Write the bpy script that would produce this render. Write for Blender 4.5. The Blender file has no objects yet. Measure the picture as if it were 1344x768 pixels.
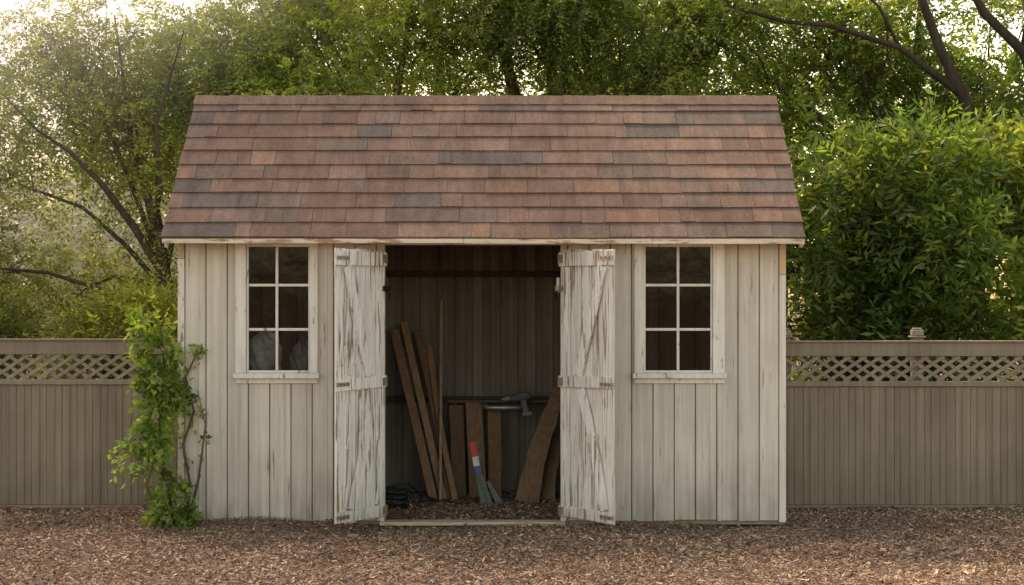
import bpy, math, random
import numpy as np
from mathutils import Vector, Matrix
random.seed(7)
rng = np.random.default_rng(11)
scene = bpy.context.scene

# ------------------------------------------------------------------ helpers
class MB:
    def __init__(s): s.v=[]; s.f=[]; s.c=[]; s.m=[]
    def add(s, verts, faces, col=(1,1,1), mi=0):
        o=len(s.v); s.v.extend([tuple(v) for v in verts])
        s.f.extend([tuple(i+o for i in f) for f in faces])
        s.c.extend([col]*len(verts)); s.m.extend([mi]*len(faces))
    def box(s,x0,x1,y0,y1,z0,z1,col=(1,1,1),mi=0,M=None):
        vs=[Vector((x,y,z)) for x in (x0,x1) for y in (y0,y1) for z in (z0,z1)]
        if M is not None: vs=[M@v for v in vs]
        s.add(vs,[(0,1,3,2),(4,6,7,5),(0,4,5,1),(2,3,7,6),(0,2,6,4),(1,5,7,3)],col,mi)
    def tube(s,pts,rad,n=8,col=(1,1,1),mi=0):
        pts=[Vector(p) for p in pts]; k=len(pts)
        if not hasattr(rad,'__len__'): rad=[rad]*k
        vs=[];fs=[]; ref=Vector((0.31,0.9,0.2))
        for i,p in enumerate(pts):
            t=(pts[min(i+1,k-1)]-pts[max(i-1,0)]).normalized()
            a=t.cross(ref)
            if a.length<1e-3: a=t.cross(Vector((1,0,0)))
            a.normalize(); b=t.cross(a)
            for j in range(n):
                an=2*math.pi*j/n
                vs.append(p+(a*math.cos(an)+b*math.sin(an))*rad[i])
        for i in range(k-1):
            for j in range(n):
                fs.append((i*n+j,i*n+(j+1)%n,(i+1)*n+(j+1)%n,(i+1)*n+j))
        fs.append(tuple(range(n))[::-1]); fs.append(tuple((k-1)*n+j for j in range(n)))
        s.add(vs,fs,col,mi)
    def plank(s,p0,p1,w,t,wd,bend=(0,0,0),col=(1,1,1),mi=0,seg=8,jit=0.0,taper=1.0):
        p0=Vector(p0);p1=Vector(p1);bend=Vector(bend);ax=(p1-p0).normalized()
        wd=Vector(wd); wd=(wd-ax*wd.dot(ax)).normalized(); td=ax.cross(wd)
        vs=[];fs=[]
        for i in range(seg+1):
            u=i/seg; c=p0.lerp(p1,u)+bend*math.sin(math.pi*u)
            wl=w*(1+(taper-1)*u)
            a=wl/2+random.uniform(-jit,jit); b=wl/2+random.uniform(-jit,jit)
            vs+= [c-wd*a-td*t/2, c+wd*b-td*t/2, c+wd*b+td*t/2, c-wd*a+td*t/2]
        for i in range(seg):
            o=i*4
            for j in range(4): fs.append((o+j,o+(j+1)%4,o+4+(j+1)%4,o+4+j))
        fs.append((3,2,1,0)); o=seg*4; fs.append((o,o+1,o+2,o+3))
        s.add(vs,fs,col,mi)
    def obj(s,name,mats,parent=None,bevel=0,smooth=False):
        me=bpy.data.meshes.new(name); me.from_pydata(s.v,[],s.f)
        at=me.attributes.new('Col','FLOAT_COLOR','POINT')
        arr=np.ones((len(s.v),4),dtype=np.float32); arr[:,:3]=np.array(s.c)
        at.data.foreach_set('color',arr.ravel())
        for m in (mats if isinstance(mats,(list,tuple)) else [mats]): me.materials.append(m)
        me.polygons.foreach_set('material_index',s.m)
        if smooth: me.polygons.foreach_set('use_smooth',[True]*len(s.f))
        me.update()
        o=bpy.data.objects.new(name,me); scene.collection.objects.link(o)
        if bevel:
            b=o.modifiers.new('bevel','BEVEL'); b.width=bevel; b.segments=1; b.limit_method='ANGLE'
        if parent: o.parent=parent
        return o

def np_mesh(name,V,C,mat,parent=None,k=4):
    """V (N,k,3) quads, C (N,3)"""
    N=len(V); me=bpy.data.meshes.new(name)
    me.vertices.add(N*k); me.vertices.foreach_set('co',V.astype(np.float32).ravel())
    me.loops.add(N*k); me.loops.foreach_set('vertex_index',np.arange(N*k,dtype=np.int32))
    me.polygons.add(N); me.polygons.foreach_set('loop_start',np.arange(0,N*k,k,dtype=np.int32))
    at=me.attributes.new('Col','FLOAT_COLOR','POINT')
    c=np.ones((N,k,4),dtype=np.float32); c[:,:,:3]=C[:,None,:]
    at.data.foreach_set('color',c.ravel())
    me.materials.append(mat); me.update(calc_edges=True); me.validate()
    o=bpy.data.objects.new(name,me); scene.collection.objects.link(o)
    if parent: o.parent=parent
    return o

def empty(name):
    e=bpy.data.objects.new(name,None); scene.collection.objects.link(e); e.empty_display_size=0.3
    return e

# ------------------------------------------------------------------ materials
def nodes(name):
    m=bpy.data.materials.new(name); m.use_nodes=True; nt=m.node_tree
    return m,nt,nt.nodes['Principled BSDF']
def N(nt,t,**k):
    n=nt.nodes.new(t)
    for a,b in k.items(): setattr(n,a,b)
    return n
def noise(nt,scale=(1,1,1),sc=1.0,detail=5,rough=.6,loc=(0,0,0)):
    tc=N(nt,'ShaderNodeTexCoord'); mp=N(nt,'ShaderNodeMapping'); mp.inputs['Scale'].default_value=scale
    mp.inputs['Location'].default_value=loc
    no=N(nt,'ShaderNodeTexNoise'); no.inputs['Scale'].default_value=sc; no.inputs['Detail'].default_value=detail; no.inputs['Roughness'].default_value=rough
    nt.links.new(tc.outputs['Object'],mp.inputs['Vector']); nt.links.new(mp.outputs['Vector'],no.inputs['Vector'])
    return no.outputs['Fac']
def ramp(nt,fac,stops):
    r=N(nt,'ShaderNodeValToRGB'); el=r.color_ramp.elements
    while len(el)<len(stops): el.new(.5)
    for e,(p,c) in zip(el,stops):
        e.position=p; e.color=(c[0],c[1],c[2],1) if hasattr(c,'__len__') else (c,c,c,1)
    nt.links.new(fac,r.inputs['Fac']); return r.outputs['Color']
def mix(nt,a,b,fac=1.0,bt='MIX'):
    m=N(nt,'ShaderNodeMix',data_type='RGBA',blend_type=bt)
    for idx,v in ((6,a),(7,b)):
        if hasattr(v,'node'): nt.links.new(v,m.inputs[idx])
        else: m.inputs[idx].default_value=(v[0],v[1],v[2],1)
    if hasattr(fac,'node'): nt.links.new(fac,m.inputs[0])
    else: m.inputs[0].default_value=fac
    return m.outputs[2]
def attr(nt):
    a=N(nt,'ShaderNodeAttribute'); a.attribute_name='Col'; return a.outputs['Color']
def bump(nt,p,h,strength=.3,dist=.01):
    b=N(nt,'ShaderNodeBump'); b.inputs['Strength'].default_value=strength; b.inputs['Distance'].default_value=dist
    nt.links.new(h,b.inputs['Height']); nt.links.new(b.outputs['Normal'],p.inputs['Normal'])

def wood(name,stretch=(22,22,1.0),lo=.72,hi=1.12,rough=.75,bs=.35,under=None,peel=(.6,.66),peelscale=(30,30,2.2),dirt=None,blo=.86,stain=None):
    m,nt,p=nodes(name)
    c=attr(nt)
    g=noise(nt,stretch,1.0,6,.65)
    c=mix(nt,c,ramp(nt,g,[(.3,lo),(.7,hi)]),1,'MULTIPLY')
    blot=noise(nt,(1,1,.6),2.3,4,.6)
    c=mix(nt,c,ramp(nt,blot,[(.3,blo),(.7,1.08)]),1,'MULTIPLY')
    if stain:
        sn=noise(nt,(7,7,.7),1.0,5,.65,(9,2,4)); c=mix(nt,c,stain,ramp(nt,sn,[(.5,0),(.75,.55)]))
    if under:
        pk=noise(nt,peelscale,1.0,8,.7,(3,1,5))
        big=noise(nt,(1,1,1),3.1,2,.5)
        add=N(nt,'ShaderNodeMath',operation='MULTIPLY_ADD'); add.inputs[1].default_value=.25; 
        nt.links.new(big,add.inputs[0]); nt.links.new(pk,add.inputs[2])
        sub=N(nt,'ShaderNodeMath',operation='SUBTRACT'); sub.inputs[1].default_value=.125
        nt.links.new(add.outputs[0],sub.inputs[0])
        f=ramp(nt,sub.outputs[0],[(peel[0],0),(peel[1],1)])
        c=mix(nt,c,under,f)
    if dirt:
        tc=N(nt,'ShaderNodeTexCoord'); sx=N(nt,'ShaderNodeSeparateXYZ'); nt.links.new(tc.outputs['Object'],sx.inputs[0])
        mr=N(nt,'ShaderNodeMapRange'); mr.inputs[1].default_value=dirt[0]; mr.inputs[2].default_value=dirt[1]; mr.inputs[3].default_value=1; mr.inputs[4].default_value=0
        nt.links.new(sx.outputs['Z'],mr.inputs[0])
        dn=noise(nt,(9,9,2.5),1.0,5,.6)
        mu=N(nt,'ShaderNodeMath',operation='MULTIPLY'); nt.links.new(mr.outputs[0],mu.inputs[0]); nt.links.new(ramp(nt,dn,[(.3,.1),(.65,1)]),mu.inputs[1])
        mu2=N(nt,'ShaderNodeMath',operation='MULTIPLY'); mu2.inputs[1].default_value=dirt[2]; nt.links.new(mu.outputs[0],mu2.inputs[0])
        c=mix(nt,c,(.16,.115,.08),mu2.outputs[0])
    nt.links.new(c,p.inputs['Base Color']); p.inputs['Roughness'].default_value=rough
    p.inputs['Specular IOR Level'].default_value=.25
    bump(nt,p,g,bs,.006)
    return m
M_siding=wood('siding_paint',(34,34,.8),.78,1.06,.75,.4,under=(.24,.19,.15),peel=(.61,.70),peelscale=(38,38,2.5),dirt=(.0,.55,.65),blo=.84,stain=(.44,.395,.34))
M_trim=wood('trim_paint',(30,30,2),.82,1.05,.65,.3,under=(.26,.20,.14),peel=(.59,.65),peelscale=(24,24,6),stain=(.5,.47,.42))
M_fascia=wood('fascia_paint',(1.5,30,30),.8,1.05,.6,.25,under=(.32,.21,.12),peel=(.53,.61),peelscale=(4,20,25))
M_door=wood('peeling_door_paint',(45,45,1.6),.70,1.08,.75,.8,under=(.25,.19,.14),peel=(.545,.59),peelscale=(46,46,1.9),dirt=(.0,.35,.5))
M_fence=wood('fence_wood',(26,26,.8),.78,1.12,.85,.3,dirt=(0,.5,.6),blo=.78)
M_raw=wood('raw_wood',(40,40,1.6),.6,1.15,.8,.4)
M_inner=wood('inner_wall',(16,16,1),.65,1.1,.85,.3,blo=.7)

def shingle_mat():
    m,nt,p=nodes('asphalt_shingle'); c=attr(nt)
    g=noise(nt,(1,1,1),140,3,.8)
    c=mix(nt,c,ramp(nt,g,[(.35,.5),(.65,1.45)]),1,'MULTIPLY')
    b=noise(nt,(1,1,1),2.0,5,.65); c=mix(nt,c,ramp(nt,b,[(.3,.76),(.7,1.14)]),1,'MULTIPLY')
    s=noise(nt,(14,3,3),1.0,5,.7); c=mix(nt,c,ramp(nt,s,[(.35,.78),(.65,1.1)]),1,'MULTIPLY')
    nt.links.new(c,p.inputs['Base Color']); p.inputs['Roughness'].default_value=.9; p.inputs['Specular IOR Level'].default_value=.12
    bump(nt,p,g,.5,.004); return m
M_shingle=shingle_mat()

def leaf_mat(name,trans=.4):
    m,nt,p=nodes(name); c=attr(nt)
    nt.links.new(c,p.inputs['Base Color']); p.inputs['Roughness'].default_value=.5; p.inputs['Specular IOR Level'].default_value=.35
    t=N(nt,'ShaderNodeBsdfTranslucent'); tc=mix(nt,c,(1.6,1.6,.6),1,'MULTIPLY'); nt.links.new(tc,t.inputs['Color'])
    ms=N(nt,'ShaderNodeMixShader'); ms.inputs[0].default_value=trans
    nt.links.new(p.outputs[0],ms.inputs[1]); nt.links.new(t.outputs[0],ms.inputs[2])
    nt.links.new(ms.outputs[0],nt.nodes['Material Output'].inputs['Surface']); return m
M_leaf=leaf_mat('leaf',.5)
M_bark=wood('bark',(14,14,3),.5,1.2,.9,.8)

def ground_mat():
    m,nt,p=nodes('mulch_soil')
    a=noise(nt,(1,1,1),55,6,.75); b=noise(nt,(1,1,1),1.3,4,.6)
    c=ramp(nt,a,[(.3,(.065,.042,.028)),(.5,(.20,.135,.095)),(.7,(.41,.30,.22))])
    c=mix(nt,c,ramp(nt,b,[(.3,.75),(.7,1.15)]),1,'MULTIPLY')
    nt.links.new(c,p.inputs['Base Color']); p.inputs['Roughness'].default_value=.95; p.inputs['Specular IOR Level'].default_value=.1
    bump(nt,p,a,1.0,.02); return m
M_ground=ground_mat()
def plain(name,rough=.8,metal=0,spec=.3,ns=30,lo=.75,hi=1.15):
    m,nt,p=nodes(name); c=attr(nt); g=noise(nt,(1,1,1),ns,4,.6)
    c=mix(nt,c,ramp(nt,g,[(.3,lo),(.7,hi)]),1,'MULTIPLY'); nt.links.new(c,p.inputs['Base Color'])
    p.inputs['Roughness'].default_value=rough; p.inputs['Metallic'].default_value=metal; p.inputs['Specular IOR Level'].default_value=spec; return m
M_chip=plain('mulch_chip',.95,0,.08,1.6,.68,1.2)
M_metal=plain('worn_metal',.45,.8)
M_plastic=plain('plastic',.45)
M_cloth=plain('reflection_blob',.4,0,.5,12,.5,1.1)
def glass():
    m=bpy.data.materials.new('window_glass'); m.use_nodes=True; nt=m.node_tree; nt.nodes.clear()
    o=N(nt,'ShaderNodeOutputMaterial'); t=N(nt,'ShaderNodeBsdfTransparent'); t.inputs[0].default_value=(.6,.6,.58,1)
    g=N(nt,'ShaderNodeBsdfGlossy'); g.inputs['Roughness'].default_value=.05; g.inputs[0].default_value=(.9,.9,.9,1)
    nz=noise(nt,(1,1,1),5,3,.5); b=N(nt,'ShaderNodeBump'); b.inputs['Strength'].default_value=.15; b.inputs['Distance'].default_value=.02; nt.links.new(nz,b.inputs['Height']); nt.links.new(b.outputs[0],g.inputs['Normal'])
    f=N(nt,'ShaderNodeFresnel'); f.inputs[0].default_value=1.3; ms=N(nt,'ShaderNodeMixShader')
    nt.links.new(f.outputs[0],ms.inputs[0]); nt.links.new(t.outputs[0],ms.inputs[1]); nt.links.new(g.outputs[0],ms.inputs[2]); nt.links.new(ms.outputs[0],o.inputs[0]); return m
M_glass=glass()

def jc(c,a=.08):
    k=1+random.uniform(-a,a); return tuple(max(0,x*k) for x in c)

# ------------------------------------------------------------------ ground
XL,XR=-2.483,2.034          # shed side walls
OL,OR=-.96,.375             # door opening
BACK=1.75
def hgt(x,y):
    x=np.asarray(x,float); y=np.asarray(y,float)
    h=.012*np.sin(2.1*x+.7)*np.cos(1.7*y)+.01*np.sin(5.3*x+2)*np.sin(4.1*y+1)
    edge=np.exp(-((y+.12)/.18)**2)
    m=(np.exp(-((x+1.85)/.4)**2)*.065+np.exp(-((x+1.25)/.16)**2)*.045+np.exp(-((x-1.3)/.8)**2)*.006)
    h=h+edge*m
    inside=1/(1+np.exp(-(y-.35)*14))*(x>XL)*(x<XR)*(y<BACK)
    h=h+inside*.03
    thr=np.exp(-((y-.05)/.18)**2)*(x>OL-.2)*(x<OR+.2)
    h=h*(1-.9*thr)-.004*thr
    fade=np.clip(1.5-np.hypot(x,y)/14,0,1)
    return h*fade
xs=np.concatenate([[-400,-100,-30,-14],np.linspace(-8,8,260),[14,30,100,400]])
ys=np.concatenate([[-400,-100,-30,-12,-7],np.linspace(-4,3.2,120),[5,8,14,30,100,400]])
gx,gy=np.meshgrid(xs,ys,indexing='ij'); gz=hgt(gx,gy)
mb=MB(); ny=len(ys)
mb.v=[tuple(v) for v in np.stack([gx,gy,gz],-1).reshape(-1,3)]
mb.f=[(i*ny+j,(i+1)*ny+j,(i+1)*ny+j+1,i*ny+j+1) for i in range(len(xs)-1) for j in range(ny-1)]
mb.c=[(1,1,1)]*len(mb.v); mb.m=[0]*len(mb.f)
mb.obj('ground',M_ground,smooth=True)

def chips(n,x0,x1,y0,y1,smin,smax):
    x=rng.uniform(x0,x1,n); y=rng.uniform(y0,y1,n); 
    ok=~((np.abs(y-.0)<.05)&(x>XL-.02)&(x<XR+.02)); x=x[ok];y=y[ok]; n=len(x)
    L=rng.uniform(smin,smax,n)*rng.choice([.6,1,1.5],n,p=[.52,.42,.06]); W=L*rng.uniform(.22,.5,n)
    az=rng.uniform(0,2*np.pi,n); el=rng.normal(0,.3,n); ro=rng.normal(0,.38,n)
    d=np.stack([np.cos(az)*np.cos(el),np.sin(az)*np.cos(el),np.sin(el)],-1)
    sd=np.stack([-np.sin(az),np.cos(az),np.tan(ro)],-1); sd/=np.linalg.norm(sd,axis=1)[:,None]
    c=np.stack([x,y,hgt(x,y)+rng.uniform(.002,.016,n)],-1)
    a=(d*L[:,None]/2); b=sd*W[:,None]/2
    k=rng.uniform(.5,1,(n,1)); k2=rng.uniform(.5,1,(n,1))
    V=np.stack([c-a-b*k,c+a-b*k2,c+a+b*k,c-a+b*k2],1)
    pal=np.array([[.35,.235,.165],[.46,.33,.24],[.25,.16,.11],[.12,.075,.05],[.64,.51,.395],[.30,.195,.13],[.41,.30,.22]])
    C=pal[rng.choice(len(pal),n,p=[.22,.19,.18,.13,.09,.12,.07])]*rng.uniform(.7,1.25,(n,1))
    # mulch colour darkens close to the shed base
    base_dark=np.exp(-((y+.1)/.5)**2)*.3; C=C*(1-base_dark)[:,None]
    return V,C
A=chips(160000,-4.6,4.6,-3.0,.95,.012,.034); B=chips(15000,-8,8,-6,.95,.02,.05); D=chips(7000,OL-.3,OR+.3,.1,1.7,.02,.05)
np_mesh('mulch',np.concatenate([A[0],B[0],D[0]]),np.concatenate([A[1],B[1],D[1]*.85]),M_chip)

# ------------------------------------------------------------------ shed
shed=empty('garden_shed')
SID=(.67,.625,.57)
WT=2.33
wins=[(-2.035,-1.465,1.075),(.93,1.56,1.075)]    # holes x0,x1,sill z
mb=MB(); x=XL+.045; pitch=.1585
edges=[XL+.045]
while edges[-1]+pitch<XR-.05: edges.append(edges[-1]+pitch)
edges.append(XR-.045)
for a,b in zip(edges[:-1],edges[1:]):
    cuts=[a+.004,b-.004]
    for w in wins: 
        for q in w[:2]:
            if a+.006<q<b-.006: cuts.append(q)
    for q in (OL,OR):
        if a+.006<q<b-.006: cuts.append(q)
    cuts.sort(); col=jc(SID,.06); bead=random.random()<.55
    for c,d in zip(cuts[:-1],cuts[1:]):
        mid=(c+d)/2
        if OL<mid<OR: continue
        top=WT
        for w in wins:
            if w[0]<mid<w[1]: top=w[2]
        mb.box(c,d,-.018+random.uniform(-.002,.002),0,.02+random.uniform(0,.018),top,col)
        if d-c>.12 and bead:
            bx=(a+b)/2+.03
            if c+.02<bx<d-.02: mb.box(bx-.006,bx+.006,-.0225,-.0155,.035,top-.004,jc(SID,.04))
mb.obj('front_siding',M_siding,shed,bevel=.004)
# backing sheet behind grooves
mb=MB(); g=(.33,.31,.28)
def back(a,b,z0,z1): mb.box(a,b,.0,.022,z0,z1,g)
back(XL,wins[0][0],0,WT);back(wins[0][0],wins[0][1],0,1.075);back(wins[0][1],OL,0,WT)
back(OR,wins[1][0],0,WT);back(wins[1][0],wins[1][1],0,1.075);back(wins[1][1],XR,0,WT)
mb.box(OL,OR,.0,.05,2.085,WT,g)
mb.obj('front_backing',M_siding,shed)
# side and back walls
RY,RZ=1.03,3.265; SL=1.17/1.31
def roofz(y): return RZ-abs(y-RY)*SL-.045
mb=MB()
for sx,o in ((XL,-1),(XR,1)):
    yy=.024
    while yy<BACK-.01:
        y1=min(yy+.158,BACK)
        x0,x1=(sx,sx+.018) if o<0 else (sx-.018,sx)
        a=yy+.004;b=y1-.004
        ys_=[a]+([RY] if a<RY<b else [])+[b]
        n=len(ys_); vs=[]
        for xx in (x0,x1):
            vs+=[(xx,q,.02) for q in ys_]+[(xx,q,roofz(q)) for q in reversed(ys_)]
        m=2*n; fs=[tuple(range(m))[::-1],tuple(range(m,2*m))]+[(i,(i+1)%m,(i+1)%m+m,i+m) for i in range(m)]
        mb.add(vs,fs,jc(SID,.06)); yy+=.158
mb.obj('side_walls',M_siding,shed)
mb=MB()
for sx,o in ((XL+.02,-1),(XR-.03,1)):
    vs=[]
    for xx in (sx,sx+.01):
        vs+=[(xx,.03,0),(xx,BACK,0),(xx,BACK,roofz(BACK)),(xx,RY,roofz(RY)),(xx,.03,roofz(.03))]
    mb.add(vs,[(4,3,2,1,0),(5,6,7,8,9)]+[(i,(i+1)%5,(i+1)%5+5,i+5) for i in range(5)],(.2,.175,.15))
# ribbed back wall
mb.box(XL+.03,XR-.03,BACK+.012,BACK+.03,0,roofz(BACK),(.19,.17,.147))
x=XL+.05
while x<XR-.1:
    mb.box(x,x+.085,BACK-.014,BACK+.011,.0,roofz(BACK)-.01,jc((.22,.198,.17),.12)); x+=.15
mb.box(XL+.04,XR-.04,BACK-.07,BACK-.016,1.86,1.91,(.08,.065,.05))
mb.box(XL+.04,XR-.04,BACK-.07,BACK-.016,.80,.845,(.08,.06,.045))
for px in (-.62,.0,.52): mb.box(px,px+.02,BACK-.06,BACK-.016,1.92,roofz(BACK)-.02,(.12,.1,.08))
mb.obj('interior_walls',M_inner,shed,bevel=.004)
# corner boards
mb=MB()
CR=(.75,.71,.65)
mb.box(XL-.004,XL+.044,-.03,-.001,.03,1.98,CR); mb.box(XR-.044,XR+.004,-.03,-.001,.02,1.86,CR)
mb.box(XL-.004,XL+.044,-.029,-.001,1.983,2.3,(.5,.40,.28)); mb.box(XR-.044,XR+.004,-.029,-.001,1.863,2.3,(.66,.5,.31))
mb.box(XL-.004,XL-.001,-.001,.05,.03,2.3,CR); mb.box(XR+.001,XR+.004,-.001,.05,.02,2.3,CR)
# opening jambs
mb.box(OL-.03,OL+.012,-.026,.05,.03,2.1,(.55,.52,.48)); mb.box(OR-.012,OR+.03,-.026,.05,.03,2.1,(.55,.52,.48))
mb.obj('corner_boards',M_trim,shed,bevel=.003)
# windows
for (a,b,zs),(ga,gb) in zip(wins,((-1.983,-1.494),(.972,1.5))):
    e=MB(); W=(.80,.78,.745); zt=2.082
    oa,ob=(-2.057,-1.443) if a<0 else (.909,1.58)
    e.box(oa,ga+.006,-.044,.01,1.131,2.1,W); e.box(gb-.006,ob,-.044,.01,1.131,2.1,W)      # casing
    e.box(ga+.0065,gb-.0065,-.040,.01,zt-.012,2.1,W)
    e.box(oa-.012,ob+.012,-.075,.012,1.092,1.13,W); e.box(oa,ob,-.038,.0,1.054,1.091,jc(W))  # sill + apron
    # sash
    e.box(ga+.007,ga+.022,-.024,.005,1.131,zt-.013,W); e.box(gb-.022,gb-.007,-.024,.005,1.131,zt-.013,W)
    e.box(ga+.0225,gb-.0225,-.024,.005,1.131,1.150,W)
    cx=(ga+gb)/2+(-.012 if a<0 else .0)
    e.box(cx-.010,cx+.010,-.022,.0,1.1505,zt-.0125,W)
    for z in (1.785,1.455):
        e.box(ga+.0225,cx-.0102,-.020,.0,z-.010,z+.010,W); e.box(cx+.0102,gb-.0225,-.020,.0,z-.010,z+.010,W)
    e.obj('window_frame',M_trim,shed,bevel=.003)
    e=MB(); e.add([(ga,-.008,1.13),(gb,-.008,1.13),(gb,-.008,2.09),(ga,-.008,2.09)],[(0,1,2,3)])
    e.obj('window_glass',M_glass,shed)
# roof
TH=math.atan2(1.17,1.31); RXL,RXR=-2.553,2.137; EY,EZ=-.28,2.127
SLEN=math.hypot(1.31,1.17)
pal=[(.195,.130,.104),(.22,.147,.118),(.205,.136,.108),(.172,.125,.106),(.142,.115,.106),(.28,.178,.128),(.19,.135,.115),(.245,.154,.115)]
pw=[.24,.2,.2,.12,.07,.04,.13,.06]
def slope(mb,o,u,n,length,nc):
    o=Vector(o);u=Vector(u);n=Vector(n)
    ex=length/nc
    for k in range(nc):
        x=RXL+random.uniform(-.008,.004); xe=RXR+random.uniform(-.004,.008)
        ph=random.uniform(0,6)
        while x<xe-.001:
            w=random.choice([.10,.15,.2,.26,.32,.4,.5])*random.uniform(.9,1.1)
            x1=min(x+w,xe)
            if xe-x1<.06: x1=xe
            s0=k*ex-.012+.004*math.sin(x*1.7+ph)+random.uniform(-.003,.003); s1=min(s0+ex+.05,length)
            t=random.choice([0,0,.003,.005]); col=jc(random.choices(pal,pw)[0],.09)
            a,b=x+.0012,x1-.0012
            pts=[]
            for xx in (a,b):
                wv=random.uniform(-.002,.002)
                for (s,h0,h1) in ((s0+wv,.007,.018+t),(s1,.0,.006)):
                    for h in (h0,h1):
                        pts.append(Vector((xx,0,0))+o+u*s+n*h)
            mb.add(pts,[(0,1,3,2),(4,6,7,5),(0,4,5,1),(2,3,7,6),(0,2,6,4),(1,5,7,3)],col)
            x=x1
mb=MB(); c,s_=math.cos(TH),math.sin(TH)
slope(mb,(0,EY,EZ),(0,c,s_),(0,-s_,c),SLEN,10)
L2=(2.05-RY)/c
ez2=EZ+1.17-L2*s_
slope(mb,(0,2.05,ez2),(0,-c,s_),(0,s_,c),L2,8)
# ridge caps
x=RXL; rz=EZ+1.17
while x<RXR-.01:
    x1=min(x+.27,RXR+.004); col=jc(random.choices(pal,pw)[0],.1); l=random.uniform(.022,.03)
    for sg in (-1,1):
        y2=RY+sg*.085; z2=rz-.085*SL
        up=Vector((0,sg*s_,c))
        P=[Vector((x-.01,RY,rz+.016)),Vector((x1,RY,rz+.010)),Vector((x1,y2,z2+.012)),Vector((x-.01,y2,z2+.018))]
        vs=P+[p+up*.012 for p in P[2:]]+[P[0]+Vector((0,0,.016)),P[1]+Vector((0,0,.016))]
        mb.add(vs,[(0,1,2,3),(6,5,4,7),(0,6,7,1),(2,4,5,3),(0,3,5,6),(1,7,4,2)],col)
    x=x1
mb.obj('roof_shingles',M_shingle,shed)
mb=MB()
DC=(.32,.24,.17)
def deck(o,u,n,length,x0,x1,h0,h1,col):
    o=Vector(o);u=Vector(u);n=Vector(n); pts=[]
    for xx in (x0,x1):
        for s in (0,length):
            for h in (h0,h1): pts.append(Vector((xx,0,0))+o+u*s+n*h)
    mb.add(pts,[(0,1,3,2),(4,6,7,5),(0,4,5,1),(2,3,7,6),(0,2,6,4),(1,5,7,3)],col)
deck((0,EY,EZ),(0,c,s_),(0,-s_,c),SLEN,RXL+.012,RXR-.012,-.02,-.002,DC)
deck((0,2.05,ez2),(0,-c,s_),(0,s_,c),L2,RXL+.012,RXR-.012,-.02,-.002,DC)
for xr in (RXL+.01,RXR-.032):   # rake boards
    deck((0,EY,EZ),(0,c,s_),(0,-s_,c),SLEN-.02,xr,xr+.022,-.09,-.022,CR)
    deck((0,2.05,ez2),(0,-c,s_),(0,s_,c),L2-.02,xr,xr+.022,-.09,-.022,CR)
x=XL+.1
while x<XR-.1:
    deck((0,.05,EZ+.33*SL),(0,c,s_),(0,-s_,c),SLEN-.48,x,x+.04,-.11,-.022,(.22,.17,.12)); x+=.5
mb.obj('roof_deck',M_raw,shed)
mb=MB(); FC=(.78,.69,.56)
xx=[RXL+.005,-1.9,-.35,1.02,RXR-.005]
for a,b in zip(xx[:-1],xx[1:]):
    mb.box(a+.001,b-.001,EY-.014,EY+.006,2.086+random.uniform(-.003,.003),2.122,jc(FC,.07))
mb.box(RXL+.02,RXR-.02,EY+.0065,-.031,2.096,2.106,(.62,.58,.5))
mb.box(OL-.25,OR+.25,-.03,.05,2.084,2.0955,(.6,.53,.42))
mb.obj('fascia',M_fascia,shed,bevel=.003)
# threshold
mb=MB(); mb.box(OL-.02,OR+.02,-.10,.03,.004,.030,(.5,.42,.33)); mb.box(OL-.02,OR+.02,.034,.11,.004,.022,(.40,.34,.28))
mb.obj('threshold',M_fascia,shed,bevel=.004)
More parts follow.
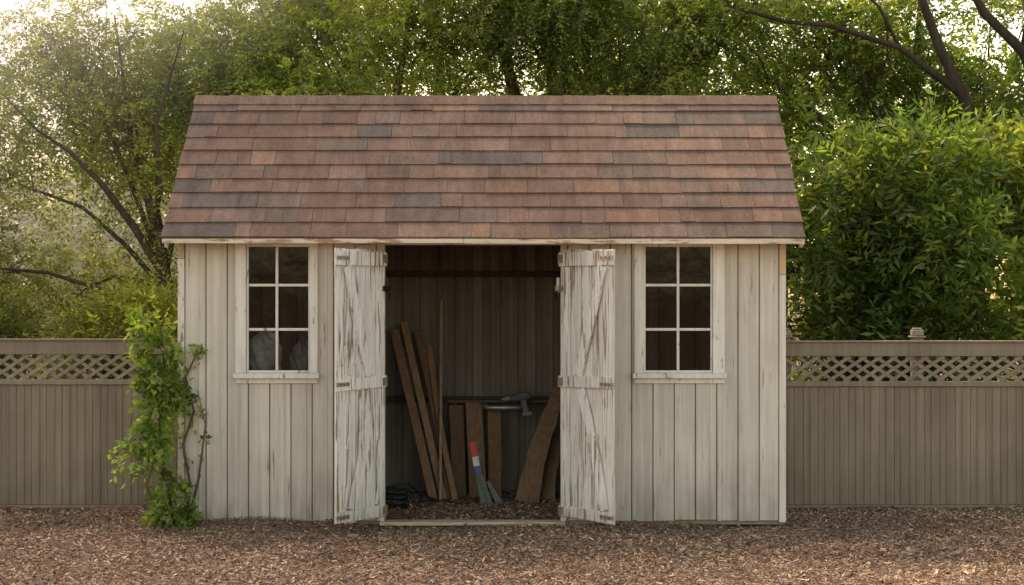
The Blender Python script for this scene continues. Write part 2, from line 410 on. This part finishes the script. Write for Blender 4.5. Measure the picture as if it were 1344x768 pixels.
# doors
def door(name,h,f,left):
    h=Vector(h);f=Vector(f); d=(f-h).normalized(); w=(f-h).length
    nrm=Vector((-d.y,d.x,0)) if left else Vector((d.y,-d.x,0))
    if nrm.dot(Vector((0,-12,0))-h)<0: nrm=-nrm
    M=Matrix(((d.x,nrm.x,0,h.x),(d.y,nrm.y,0,h.y),(0,0,1,0),(0,0,0,1)))
    P=lambda a,b,z:(M@Vector((a,b,z)))
    e=MB(); zb,zt=.065,2.045; WC=(.82,.80,.765) if left else (.75,.73,.695)
    n=5; pwid=w/n
    for i in range(n):
        cx=(i+.5)*pwid
        e.plank(P(cx,0,zb+random.uniform(-.006,.012)),P(cx,0,zt+random.uniform(-.008,.004)),pwid-.006,.02,d,bend=tuple(nrm*random.uniform(-.004,.006)),col=jc(WC,.07),seg=10,jit=.0015)
    F=.019
    def rail(z0,z1,x0=.01,x1=w+.004,col=WC,dz=0):
        e.plank(P(x0,F,(z0+z1)/2),P(x1,F,(z0+z1)/2+dz),z1-z0,.019,(0,0,1),col=jc(col,.05),seg=6,jit=.002)
    rail(1.925,2.03,.0,w+.012,dz=.0); rail(1.03,1.115,.0,w+.012,dz=-.01 if left else .01); rail(.075,.155,0,w+.012,dz=.0)
    def diag(a0,z0,a1,z1,wd,bd=0.0):
        e.plank(P(a0,F+.003,z0),P(a1,F+.003,z1),wd,.020,d,bend=tuple(nrm*.008+d*bd),col=jc((.82,.80,.775),.03),seg=8,jit=.004)
    if left:
        diag(w*.80,1.92,w*.35,1.12,.085,.02); diag(w*.30,1.025,w*.72,.16,.09,-.02)
        for k in range(11):
            a=random.uniform(.06,.92)*w; z0=random.choice([.17,.3,.6,1.13,1.2]); z1=min(z0+random.uniform(.45,.8),1.02 if z0<1.1 else 1.9)
            e.plank(P(a,.015,z0),P(a+random.uniform(-.05,.05),.019,z1),random.uniform(.014,.04),.011,d,bend=tuple(nrm*.016+d*random.uniform(-.02,.02)),col=jc((.80,.785,.76),.12),seg=8,jit=.004,taper=.4)
    else:
        diag(w*.82,1.92,w*.36,1.12,.085,.01); diag(w*.42,1.025,w*.86,.16,.08,.02)
    e.obj(name,M_door,shed,bevel=.002)
    # hardware
    e=MB(); R=(.22,.15,.11); K=(.03,.03,.03); G=(.40,.34,.28)
    for z in (1.98,1.07,.115):
        e.box(w-.12,w+.02,F+.010,F+.016,z-.014,z+.014,G,M=M)
        for q in (w-.10,w-.06,w-.02): e.tube([P(q,F+.015,z),P(q,F+.021,z)],.006,6,R)
        e.box(.0,.05,F+.010,F+.015,z-.03,z+.03,G,M=M)
        e.tube([P(.0,F+.008,z-.04),P(.0,F+.008,z+.04)],.009,8,R)
    zz=1.79
    e.tube([P(-.005,F+.01,zz-.06),P(-.005,F+.01,zz+.05)],.014,8,K if left else (.4,.38,.35))
    e.box(-.03,.035,F+.004,F+.02,zz-.05,zz-.01,K if left else (.35,.33,.3),M=M)
    e.tube([P(.0,F+.02,zz-.05),P(.012,F+.045,zz-.075),P(.0,F+.03,zz-.11)],.008,6,K)
    e.obj(name+'_hardware',M_metal,shed)
door('door_leaf',(-.952,-.04,0),(-1.268,-.48,0),True)
door('door_leaf_right',(.367,-.04,0),(.735,-.48,0),False)

# ------------------------------------------------------------------ things inside
def pobj(name,*a,**k):
    mb=MB(); mb.plank(*a,**k); return mb.obj(name,M_raw,bevel=.003)
BR=[(.24,.14,.08),(.19,.11,.062),(.30,.19,.115),(.16,.10,.062),(.26,.16,.10)]
W0=(1,.3,0)
pobj('wooden_plank',(-.64,1.15,.02),(-1.00,1.62,1.42),.075,.022,W0,col=BR[0],jit=.001)
pobj('wooden_plank',(-.56,1.18,.02),(-.92,1.64,1.48),.06,.022,W0,col=BR[2],jit=.001)
pobj('wooden_plank',(-.50,1.22,.02),(-.80,1.65,1.40),.08,.025,W0,col=BR[1],jit=.001,bend=(.02,0,0))
pobj('wooden_plank',(-.46,1.12,.02),(-.70,1.62,1.28),.05,.02,W0,col=BR[4],jit=.001,bend=(-.02,0,0))
pobj('wooden_pole',(-.585,1.1,.02),(-.60,1.66,1.66),.022,.022,W0,col=(.36,.26,.17))
pobj('wooden_board',(-.44,1.35,.02),(-.47,1.55,.78),.12,.02,W0,col=BR[3],jit=.004)
pobj('wooden_board',(-.28,1.33,.02),(-.32,1.56,.80),.14,.02,W0,col=BR[4],jit=.004)
pobj('wooden_board',(-.14,1.3,.02),(-.15,1.56,.76),.11,.02,W0,col=BR[0],jit=.006)
pobj('curved_board',(.12,1.08,.02),(.42,1.5,.94),.20,.022,(1,-.2,0),col=(.25,.155,.095),jit=.008,bend=(-.035,-.04,0),seg=12,taper=.6)
pobj('curved_board',(.27,1.2,.02),(.40,1.6,.60),.16,.02,(1,0,0),col=(.30,.21,.14),jit=.004,bend=(-.03,0,0))
# shelf
e=empty('shelf'); mb=MB(); mb.box(-.55,.55,1.57,1.675,.80,.822,(.13,.10,.075)); mb.obj('shelf_board',M_raw,e,bevel=.003)
mb=MB()
for x in (-.5,.45): mb.box(x,x+.03,1.59,1.675,.70,.799,(.1,.08,.06))
mb.obj('brackets',M_raw,e,bevel=.003)
mb=MB(); mb.tube([(-.23,1.55,.79),(-.23,1.5,.775),(-.2,1.48,.765),(.06,1.47,.765),(.09,1.5,.775)],.024,10,(.35,.35,.34)); mb.obj('metal_pipe',M_metal,smooth=True)
# power drill
mb=MB(); G=(.10,.11,.12)
mb.tube([(-.02,1.46,.845),(.03,1.46,.85),(.12,1.46,.865),(.15,1.46,.868)],[.02,.036,.04,.03],10,G)
mb.tube([(-.09,1.46,.835),(-.06,1.46,.838),(-.02,1.46,.845)],[.005,.014,.02],8,(.3,.3,.31))
mb.plank((.09,1.46,.84),(.12,1.45,.72),.045,.035,(1,0,0),col=G,seg=4); mb.plank((.085,1.45,.715),(.165,1.45,.725),.035,.06,(0,0,1),col=(.16,.17,.18),seg=2)
mb.obj('power_drill',M_plastic,bevel=.004)
# hand saw leaning, red and white handle
mb=MB()
mb.plank((-.325,1.02,.52),(-.295,1.0,.40),.045,.026,(1,0,0),col=(.55,.03,.025),seg=5,jit=.003)
mb.plank((-.297,1.0,.405),(-.285,1.0,.33),.05,.028,(1,0,0),col=(.6,.6,.6),seg=3)
mb.plank((-.287,1.0,.335),(-.27,.99,.27),.045,.022,(1,0,0),col=(.05,.10,.28),seg=3)
mb.plank((-.275,1.0,.29),(-.20,.95,.02),.05,.006,(1,0,0),col=(.09,.105,.095),seg=8,taper=1.9)
for k in range(9): 
    u=k/9; p=Vector((-.245+.07*u-.012,.99-.05*u,.27-.25*u)); mb.plank(p,p+Vector((-.03,0,-.004)),.012,.004,(0,0,1),col=(.09,.105,.095),seg=1,taper=.2)
mb.obj('hand_saw',M_plastic)
mb=MB(); mb.plank((-.235,1.1,.02),(-.275,1.2,.42),.03,.03,(1,0,0),col=(.18,.16,.13)); mb.plank((-.10,1.02,.025),(-.2,1.06,.20),.06,.012,(1,0,0),col=(.12,.13,.12),taper=.5); mb.obj('garden_trowel',M_plastic,bevel=.003)
# hose
mb=MB(); pts=[]
for i in range(70):
    a=i*.33; r=.10+.006*math.sin(i); pts.append((-.92+r*math.cos(a),.62+.5*r*math.sin(a),.05+.0022*i))
for i in range(30):
    u=i/29; pts.append((-.82+.42*u,.62+.28*math.sin(u*2.4),.2*(1-u)**3+.045))
mb.tube(pts,.011,7,(.02,.022,.03)); mb.obj('garden_hose',M_plastic,smooth=True)
# pale crumpled shapes behind the left window, standing in for pane reflections
for nm,(cx,cy,cz),(rx,ry,rz_),col in (('reflection_blob',(-1.86,.12,1.24),(.13,.065,.19),(.42,.43,.47)),('reflection_blob',(-1.58,.16,1.20),(.085,.065,.17),(.22,.22,.23))):
    mb=MB(); vs=[];fs=[];n1,n2=30,20
    for i in range(n2+1):
        th=math.pi*i/n2
        for j in range(n1):
            ph=2*math.pi*j/n1; k=1+.12*math.sin(3*ph+3*th)+.08*math.sin(7*ph-6*th)+random.uniform(-.06,.06)
            vs.append((cx+rx*k*math.sin(th)*math.cos(ph),cy+ry*k*math.sin(th)*math.sin(ph),cz+rz_*k*math.cos(th)))
    for i in range(n2):
        for j in range(n1): fs.append((i*n1+j,i*n1+(j+1)%n1,(i+1)*n1+(j+1)%n1,(i+1)*n1+j))
    mb.add(vs,fs,col); mb.obj(nm,M_cloth)
e=empty('workbench'); mb=MB(); mb.box(-2.38,-1.3,.03,.6,1.0,1.04,(.2,.15,.1))
for x in (-2.36,-1.37):
    for y in (.07,.54): mb.box(x,x+.05,y,y+.05,.02,.999,(.18,.13,.09))
mb.obj('bench',M_raw,e,bevel=.003)

# ------------------------------------------------------------------ fences
FY=.9
def fence(x0,x1,zt,posts,name='fence'):
    e=empty(name); FC=(.275,.228,.175); mb=MB(); x=x0
    zr0=zt-.125; zl=.99+ (zt-1.36)
    while x<x1-.01:
        b=min(x+.122,x1); mb.box(x+.001,b-.001,FY+random.uniform(-.002,.002),FY+.02,.03,zl,jc(FC,.08)); mb.box(x+.052,x+.066,FY-.007,FY-.0025,.04,zl-.003,jc(FC,.06)); x+=.122
    mb.obj('panels',M_fence,e,bevel=.004)
    mb=MB(); mb.box(x0,x1,FY+.024,FY+.035,.02,zl,(.2,.17,.14))
    mb.box(x0,x1,FY-.02,FY+.04,zl+.002,zl+.042,jc(FC)); mb.box(x0,x1,FY-.01,FY+.03,zr0,zt-.016,jc(FC)); mb.box(x0,x1,FY-.03,FY+.05,zt-.0155,zt,jc(FC))
    mb.box(x0,x1,FY-.015,FY+.035,.0,.028,jc(FC))
    mb.obj('rails',M_fence,e,bevel=.003)
    mb=MB(); lc=(.29,.245,.195); h=zr0-(zl+.042); sp=.125; run=h*1.5
    x=x0-run
    while x<x1:
        for sgn,yy in ((1,FY+.004),(-1,FY+.012)):
            a=x if sgn>0 else x+run; b=x+run if sgn>0 else x
            if min(a,b)>=x0 and max(a,b)<=x1:
                mb.plank((a,yy,zl+.0425),(b,yy,zr0-.0005),.027,.006,(1,0,0),col=jc(lc,.12),seg=1)
        x+=sp
    mb.obj('lattice',M_fence,e)
    for p in posts:
        mb=MB(); mb.box(p-.045,p+.045,FY+.052,FY+.14,0,zt+.02,jc(FC,.04))
        mb.box(p-.06,p+.06,FY+.035,FY+.155,zt+.0205,zt+.035,(.3,.26,.22)); mb.box(p-.045,p+.045,FY+.05,FY+.14,zt+.0355,zt+.085,(.33,.29,.24)); mb.box(p-.034,p+.034,FY+.062,FY+.128,zt+.0855,zt+.10,(.33,.29,.24))
        mb.obj('post',M_fence,e,bevel=.006)
fence(-8.0,-2.52,1.36,(-2.62,-5.0,-7.4)); fence(2.09,8.0,1.345,(2.20,3.27,5.67,7.9))

# ------------------------------------------------------------------ vegetation
def sprays(O,D,L,nl,ll,lw,droop,C,ang=.9,jit=.35,flat=.5):
    n=len(O); t=np.linspace(.08,1,nl)[None,:,None]
    D=D/np.linalg.norm(D,axis=1)[:,None]
    pos=O[:,None,:]+D[:,None,:]*L[:,None,None]*t; pos[:,:,2]-= (droop*L)[:,None]*t[:,:,0]**2
    T=np.repeat(D[:,None,:],nl,1).copy(); T[:,:,2]-=2*droop*t[:,:,0]; T/=np.linalg.norm(T,axis=2)[:,:,None]
    U=rng.normal(0,flat,(n,1,3)); U[:,:,2]+=1; S=np.cross(T,U); S/=np.linalg.norm(S,axis=2)[:,:,None]+1e-6
    sg=np.where(np.arange(nl)%2==0,1,-1)[None,:,None]
    d=T*math.cos(ang)+S*sg*math.sin(ang)+rng.normal(0,jit,(n,nl,3)); d/=np.linalg.norm(d,axis=2)[:,:,None]
    nn=np.cross(T,S)+rng.normal(0,jit,(n,nl,3)); w=np.cross(d,nn); w/=np.linalg.norm(w,axis=2)[:,:,None]+1e-6
    sz=rng.uniform(.6,1.25,(n,nl,1)); l=ll*sz; ww=lw*sz*.5
    V=np.stack([pos,pos+d*l*.45+w*ww,pos+d*l,pos+d*l*.45-w*ww],2).reshape(-1,4,3)
    CC=(C[:,None,:]*rng.uniform(.7,1.3,(n,nl,1))).reshape(-1,3)
    return V,CC
def blobpts(blobs,n,shell=.55):
    b=np.array(blobs); vol=(b[:,3]*b[:,4]*b[:,5])**(2/3); idx=rng.choice(len(b),n,p=vol/vol.sum())
    d=rng.normal(0,1,(n,3)); d/=np.linalg.norm(d,axis=1)[:,None]
    r=(rng.uniform(shell**3,1,n))**(1/3)
    return b[idx,:3]+d*r[:,None]*b[idx,3:6], d, idx
def palette(base,n,idx=None,var=.25,nb=1):
    base=np.array(base); C=base[rng.choice(len(base),n)]*rng.uniform(1-var,1+var,(n,1))
    if idx is not None:
        bl=rng.uniform(.55,1.4,nb); C=C*bl[idx][:,None]
    return C
def foliage(blobs,n,L,nl,ll,lw,droop,pal_,updir=.2,shell=.5,flat=.5,jit=.35,outw=.8):
    O,d,idx=blobpts(blobs,n,shell)
    D=d*outw+rng.normal(0,.5,(n,3)); D[:,2]+=updir
    Ls=L*rng.uniform(.6,1.3,n)
    return sprays(O,D,Ls,nl,ll,lw,droop,palette(pal_,n,idx,.25,len(blobs)),flat=flat,jit=jit)
def limbs(mb,base,blobs,r0,n_limbs,lean=(0,0,0),col=(.10,.075,.055),fork=.45):
    base=Vector(base); b=sorted(blobs,key=lambda q:-q[2]); top=Vector(b[0][:3])
    mid=base.lerp(top,fork)+Vector(lean)
    mb.tube([base-Vector((0,0,.1)),base+Vector((0,0,.15)),base.lerp(mid,.5)+Vector((.06,0,0)),mid,mid.lerp(top,.5)+Vector((-.08,.05,0)),top],[r0*1.35,r0,r0*.85,r0*.7,r0*.4,r0*.12],9,col)
    for q in random.sample(list(blobs),min(n_limbs,len(blobs))):
        q=Vector(q[:3]); st=base.lerp(mid,random.uniform(.6,1)); m=st.lerp(q,.5)+Vector((random.uniform(-.2,.2),random.uniform(-.2,.2),.25))
        mb.tube([st,st.lerp(m,.5)+Vector((0,0,.06)),m,m.lerp(q,.6)+Vector((0,0,.05)),q],[r0*.5,r0*.4,r0*.3,r0*.2,r0*.07],7,col)
        for _ in range(3):
            e_=q+Vector((random.uniform(-.6,.6),random.uniform(-.4,.4),random.uniform(-.2,.6)))
            mb.tube([m.lerp(q,random.uniform(.1,.8)),m.lerp(e_,.6),e_],[r0*.18,r0*.1,r0*.04],5,col)
def cloud(n,cx,cy,cz,rx,ry,rz_,r0,r1):
    out=[]
    while len(out)<n:
        p=np.array([random.uniform(-1,1) for _ in range(3)])
        if (p**2).sum()>1: continue
        r=random.uniform(r0,r1); out.append((cx+p[0]*rx,cy+p[1]*ry,cz+p[2]*rz_,r,r*.9,r*random.uniform(.6,.85)))
    return out
LIME=[(.32,.34,.065),(.25,.29,.055),(.40,.39,.09),(.19,.23,.05)]  # yellow-green leaves, brightened so the colour carries the backlit glow
MID=[(.14,.20,.05),(.19,.24,.055),(.10,.15,.042),(.25,.29,.075)]
DARK=[(.12,.18,.05),(.16,.22,.055),(.085,.135,.04),(.23,.28,.075)]
BRI=[(.25,.33,.07),(.19,.27,.06),(.37,.42,.11)]
def tree(name,base,blobs,n,L,nl,ll,lw,droop,pal_,r0=.1,nlimb=8,**k):
    e=empty(name); mb=MB(); limbs(mb,base,blobs,r0,nlimb); mb.obj('trunk',M_bark,e,smooth=True)
    V,C=foliage(blobs,n,L,nl,ll,lw,droop,pal_,**k); np_mesh('crown',V,C,M_leaf,e); return e
# left, light and airy
bw=cloud(18,-4.6,4.2,2.5,1.9,.8,1.3,.4,.7)+cloud(9,-3.3,4.3,4.0,1.0,.6,.9,.35,.6)+cloud(7,-4.7,4.4,4.1,1.0,.5,.7,.3,.45)
t=tree('willow_tree',(-2.9,3.2,0),bw,4500,.55,22,.065,.018,.55,LIME,r0=.06,nlimb=7,updir=.1,shell=.2)
mb=MB()
mb.tube([(-3.28,3.1,0),(-3.27,3.1,.9),(-3.25,3.1,1.6),(-3.33,3.1,2.0),(-3.55,3.1,2.35),(-3.85,3.1,2.75),(-4.15,3.1,3.05),(-4.45,3.1,3.25),(-4.8,3.15,3.6)],[.07,.06,.05,.044,.036,.028,.02,.012,.005],9,(.08,.06,.042))
mb.tube([(-3.4,3.1,2.15),(-3.3,3.1,2.7),(-3.35,3.15,3.3),(-3.1,3.2,4.2)],[.03,.022,.015,.006],7,(.08,.06,.042))
mb.obj('leaning_limb',M_bark,t,smooth=True)
tree('locust_tree',(-1.6,4.6,0),cloud(26,-1.8,4.7,4.1,1.6,1.0,1.6,.35,.7),5000,.5,24,.052,.02,.6,[(.22,.27,.06),(.165,.22,.05),(.28,.31,.08)],r0=.10,nlimb=12)
tree('locust_tree',(1.1,4.8,0),cloud(36,.9,4.9,4.2,1.9,1.0,1.8,.35,.75),6500,.5,24,.054,.021,.6,MID,r0=.12,nlimb=14)
to=tree('oak_tree',(4.4,5.2,0),cloud(16,4.2,5.2,3.6,2.0,1.0,1.1,.35,.6)+cloud(12,3.7,5.2,4.6,2.0,.6,.55,.22,.42),3700,.42,20,.07,.028,.3,MID,r0=.13,nlimb=12,updir=.3)
mb=MB(); BK=(.06,.047,.036)
mb.tube([(4.75,4.4,1.5),(4.7,4.3,3.0),(4.55,4.2,3.7),(4.3,4.2,4.2),(4.1,4.2,4.75),(3.8,4.2,5.5)],[.08,.07,.06,.052,.042,.02],9,BK)
mb.tube([(5.5,4.3,2.4),(5.4,4.2,3.6),(5.15,4.2,4.15),(4.75,4.2,4.55),(4.45,4.2,5.1)],[.08,.065,.055,.045,.03],9,BK)
mb.tube([(5.15,4.2,4.15),(5.2,4.2,4.5),(5.1,4.2,5.1)],[.04,.035,.02],7,BK)
mb.tube([(4.55,4.2,3.7),(3.9,4.2,4.2),(3.2,4.2,4.42),(2.75,4.2,4.46),(2.1,4.2,4.64),(1.6,4.3,4.9)],[.04,.03,.026,.022,.016,.01],7,BK)
mb.tube([(3.9,4.2,4.2),(3.7,4.2,4.6),(3.3,4.2,5.0)],[.022,.016,.01],6,BK)
mb.obj('upper_limbs',M_bark,to,smooth=True)
def shrub(name,blobs,n,pal_,ll=.12,lw=.034,L=.35,nl=11,droop=.2):
    e=empty(name); mb=MB(); b=np.array(blobs); cx,cy=b[:,0].mean(),b[:,1].mean()
    for q in random.sample(list(blobs),min(9,len(blobs))):
        mb.tube([(cx+random.uniform(-.3,.3),cy,0),((cx+q[0])/2,(cy+q[1])/2,q[2]*.6),q[:3]],[.035,.025,.008],6,(.12,.09,.06))
    mb.obj('stems',M_bark,e,smooth=True)
    V,C=foliage(blobs,n,L,nl,ll,lw,droop,pal_,updir=.35,shell=.35); np_mesh('leaves',V,C,M_leaf,e)
shrub('laurel_shrub',cloud(22,3.5,2.9,2.1,.95,.6,1.15,.3,.6),3100,DARK)
shrub('laurel_shrub',cloud(20,5.3,3.0,2.0,1.1,.6,1.2,.3,.6),2900,BRI,ll=.11,lw=.04)
shrub('laurel_shrub',cloud(14,-5.4,2.6,1.5,1.3,.5,.9,.3,.5),2100,[(.15,.17,.05),(.20,.22,.055),(.10,.12,.04)],ll=.08,lw=.025)
shrub('laurel_shrub',cloud(10,-3.3,2.4,1.3,.8,.4,.6,.25,.4),1400,[(.24,.27,.06),(.18,.21,.05),(.30,.31,.08)],ll=.075,lw=.023)
# distant tree mass (profile leaves open sky upper left and upper right)
bl=[]
for i in range(150):
    x=random.uniform(-13,13); top=7.4
    if x<-3.4: top=4.4+.5*math.sin(x*1.9)
    if x<-4.9: top=3.5
    if 3.3<x: top=4.6+.8*math.sin(x*2.3)
    z=random.uniform(.6,top); bl.append((x,random.uniform(9.5,12),z,random.uniform(.8,1.2),.9,random.uniform(.6,.95)))
O,d,idx=blobpts(bl,9500,.4)
D_=d+rng.normal(0,.5,(len(O),3)); V,C=sprays(O,D_,.75*rng.uniform(.6,1.3,len(O)),13,.16,.065,.35,palette(MID,len(O),idx,.25,len(bl)))
w=np.clip((-V[:,0,0]-1.5)/5,0,1)[:,None]; C=C*(1+w*np.array([[.9,.6,.3]]))  # glow painted in: foliage colour gets brighter and warmer towards the left
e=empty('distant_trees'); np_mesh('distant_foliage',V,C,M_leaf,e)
mb=MB()
for i in range(16):
    x=-12+i*1.6+random.uniform(-.5,.5); h=2.6 if (x<-4.3 ) else (4.4 if x>3.3 else 7.0)
    mb.tube([(x,10.8,0),(x+.1,10.8,h*.5),(x+random.uniform(-.5,.5),10.8,h)],[.16,.12,.03],7,(.09,.07,.05))
mb.obj('distant_trunks',M_bark,e,smooth=True)

# mist ellipsoid added and shaped to give a soft glow at upper left
bpy.ops.mesh.primitive_uv_sphere_add(segments=32,ring_count=20,location=(-6.5,5.4,5.9)); mo=bpy.context.object; mo.name='glow_mist'; mo.scale=(5.2,4.0,4.9)
m=bpy.data.materials.new('mist'); m.use_nodes=True; nt=m.node_tree; nt.nodes.clear()
o_=N(nt,'ShaderNodeOutputMaterial'); vs_=N(nt,'ShaderNodeVolumeScatter'); vs_.inputs['Color'].default_value=(1,.96,.82,1); vs_.inputs['Density'].default_value=.2; vs_.inputs['Anisotropy'].default_value=.55
nt.links.new(vs_.outputs[0],o_.inputs['Volume']); mo.data.materials.append(m)

# climbing vine on the left corner
e=empty('climbing_vine'); mb=MB()
st=[[(-2.50,-.10,0),(-2.55,-.12,.35),(-2.60,-.14,.75),(-2.56,-.12,1.15),(-2.6,-.12,1.5),(-2.72,-.12,1.62)],
    [(-2.42,-.09,0),(-2.38,-.09,.3),(-2.44,-.07,.6),(-2.36,-.06,.85),(-2.42,-.06,1.1),(-2.35,-.05,1.26),(-2.30,-.05,1.33),(-2.30,-.06,1.24)],
    [(-2.40,-.10,0),(-2.32,-.09,.35),(-2.27,-.08,.75),(-2.33,-.07,1.0)],
    [(-2.55,-.2,0),(-2.68,-.2,.3),(-2.6,-.18,.6),(-2.75,-.18,.95)]]
for s in st: mb.tube(s,[.014-.011*i/(len(s)-1) for i in range(len(s))],6,(.14,.10,.06))
mb.obj('stems',M_bark,e,smooth=True)
VB=[(-2.72,-.12,1.50,.07,.06,.08),(-2.62,-.12,1.30,.13,.08,.09),(-2.60,-.14,1.08,.15,.09,.13),(-2.58,-.14,.86,.15,.08,.12),(-2.68,-.15,.64,.16,.09,.09),(-2.78,-.16,.50,.11,.07,.05),
    (-2.50,-.16,.30,.08,.08,.09),(-2.56,-.2,.17,.10,.09,.08),(-2.44,-.16,.07,.10,.08,.05)]
VP=[(.17,.25,.05),(.22,.31,.06),(.12,.18,.045),(.28,.34,.09)]
V1,C1=foliage(VB,330,.11,7,.065,.04,.5,VP,updir=-.1,shell=.2,jit=.5)
O=[]
for s in st[1:3]:
    for i in range(len(s)-1):
        for k in range(5):
            u=random.random(); O.append([s[i][j]*(1-u)+s[i+1][j]*u for j in range(3)])
O=np.array(O); D_=rng.normal(0,1,O.shape); V2,C2=sprays(O,D_,.06*np.ones(len(O)),3,.05,.03,.2,palette(VP,len(O)))
np_mesh('leaves',np.concatenate([V1,V2]),np.concatenate([C1,C2]),M_leaf,e)
# tiny weeds by the wall
O=np.array([(random.choice([1.15,1.3,-.3,1.22])+random.gauss(0,.05),-.07+random.uniform(-.03,.02),.0) for _ in range(40)]); D_=rng.normal(0,.5,O.shape); D_[:,2]+=1
V,C=sprays(O,D_,.03*np.ones(len(O)),4,.025,.012,.2,palette(VP,len(O))); np_mesh('weeds',V,C,M_leaf)

# ------------------------------------------------------------------ light
EL,AZ=math.radians(48),math.radians(-42)      # azimuth clockwise from +Y : behind-left
S=Vector((math.sin(AZ)*math.cos(EL),math.cos(AZ)*math.cos(EL),math.sin(EL)))
ld=bpy.data.lights.new('sun','SUN'); ld.energy=4.6; ld.angle=math.radians(3); ld.color=(1,.87,.66)
lo=bpy.data.objects.new('sun',ld); scene.collection.objects.link(lo); lo.rotation_euler=S.to_track_quat('Z','Y').to_euler()
w=bpy.data.worlds.new('World'); scene.world=w; w.use_nodes=True; nt=w.node_tree
bg=nt.nodes['Background']; sk=nt.nodes.new('ShaderNodeTexSky'); sk.sky_type='NISHITA'; sk.sun_disc=False
sk.sun_elevation=EL; sk.sun_rotation=AZ; sk.dust_density=2.0; sk.air_density=1.0; sk.ozone_density=.5
mx=nt.nodes.new('ShaderNodeMix'); mx.data_type='RGBA'; mx.blend_type='MULTIPLY'; mx.inputs[0].default_value=1; mx.inputs[7].default_value=(4.0,2.98,1.92,1)
nt.links.new(sk.outputs[0],mx.inputs[6]); nt.links.new(mx.outputs[2],bg.inputs[0]); bg.inputs[1].default_value=.15

cam=bpy.data.cameras.new('camera'); co=bpy.data.objects.new('camera',cam); scene.collection.objects.link(co)
co.location=(0,-12,1.73); co.rotation_euler=(math.radians(90),0,0); cam.lens=56.57; cam.sensor_width=36; cam.clip_end=2000
scene.camera=co
scene.view_settings.view_transform='Standard'; scene.view_settings.look='None'; scene.view_settings.exposure=0
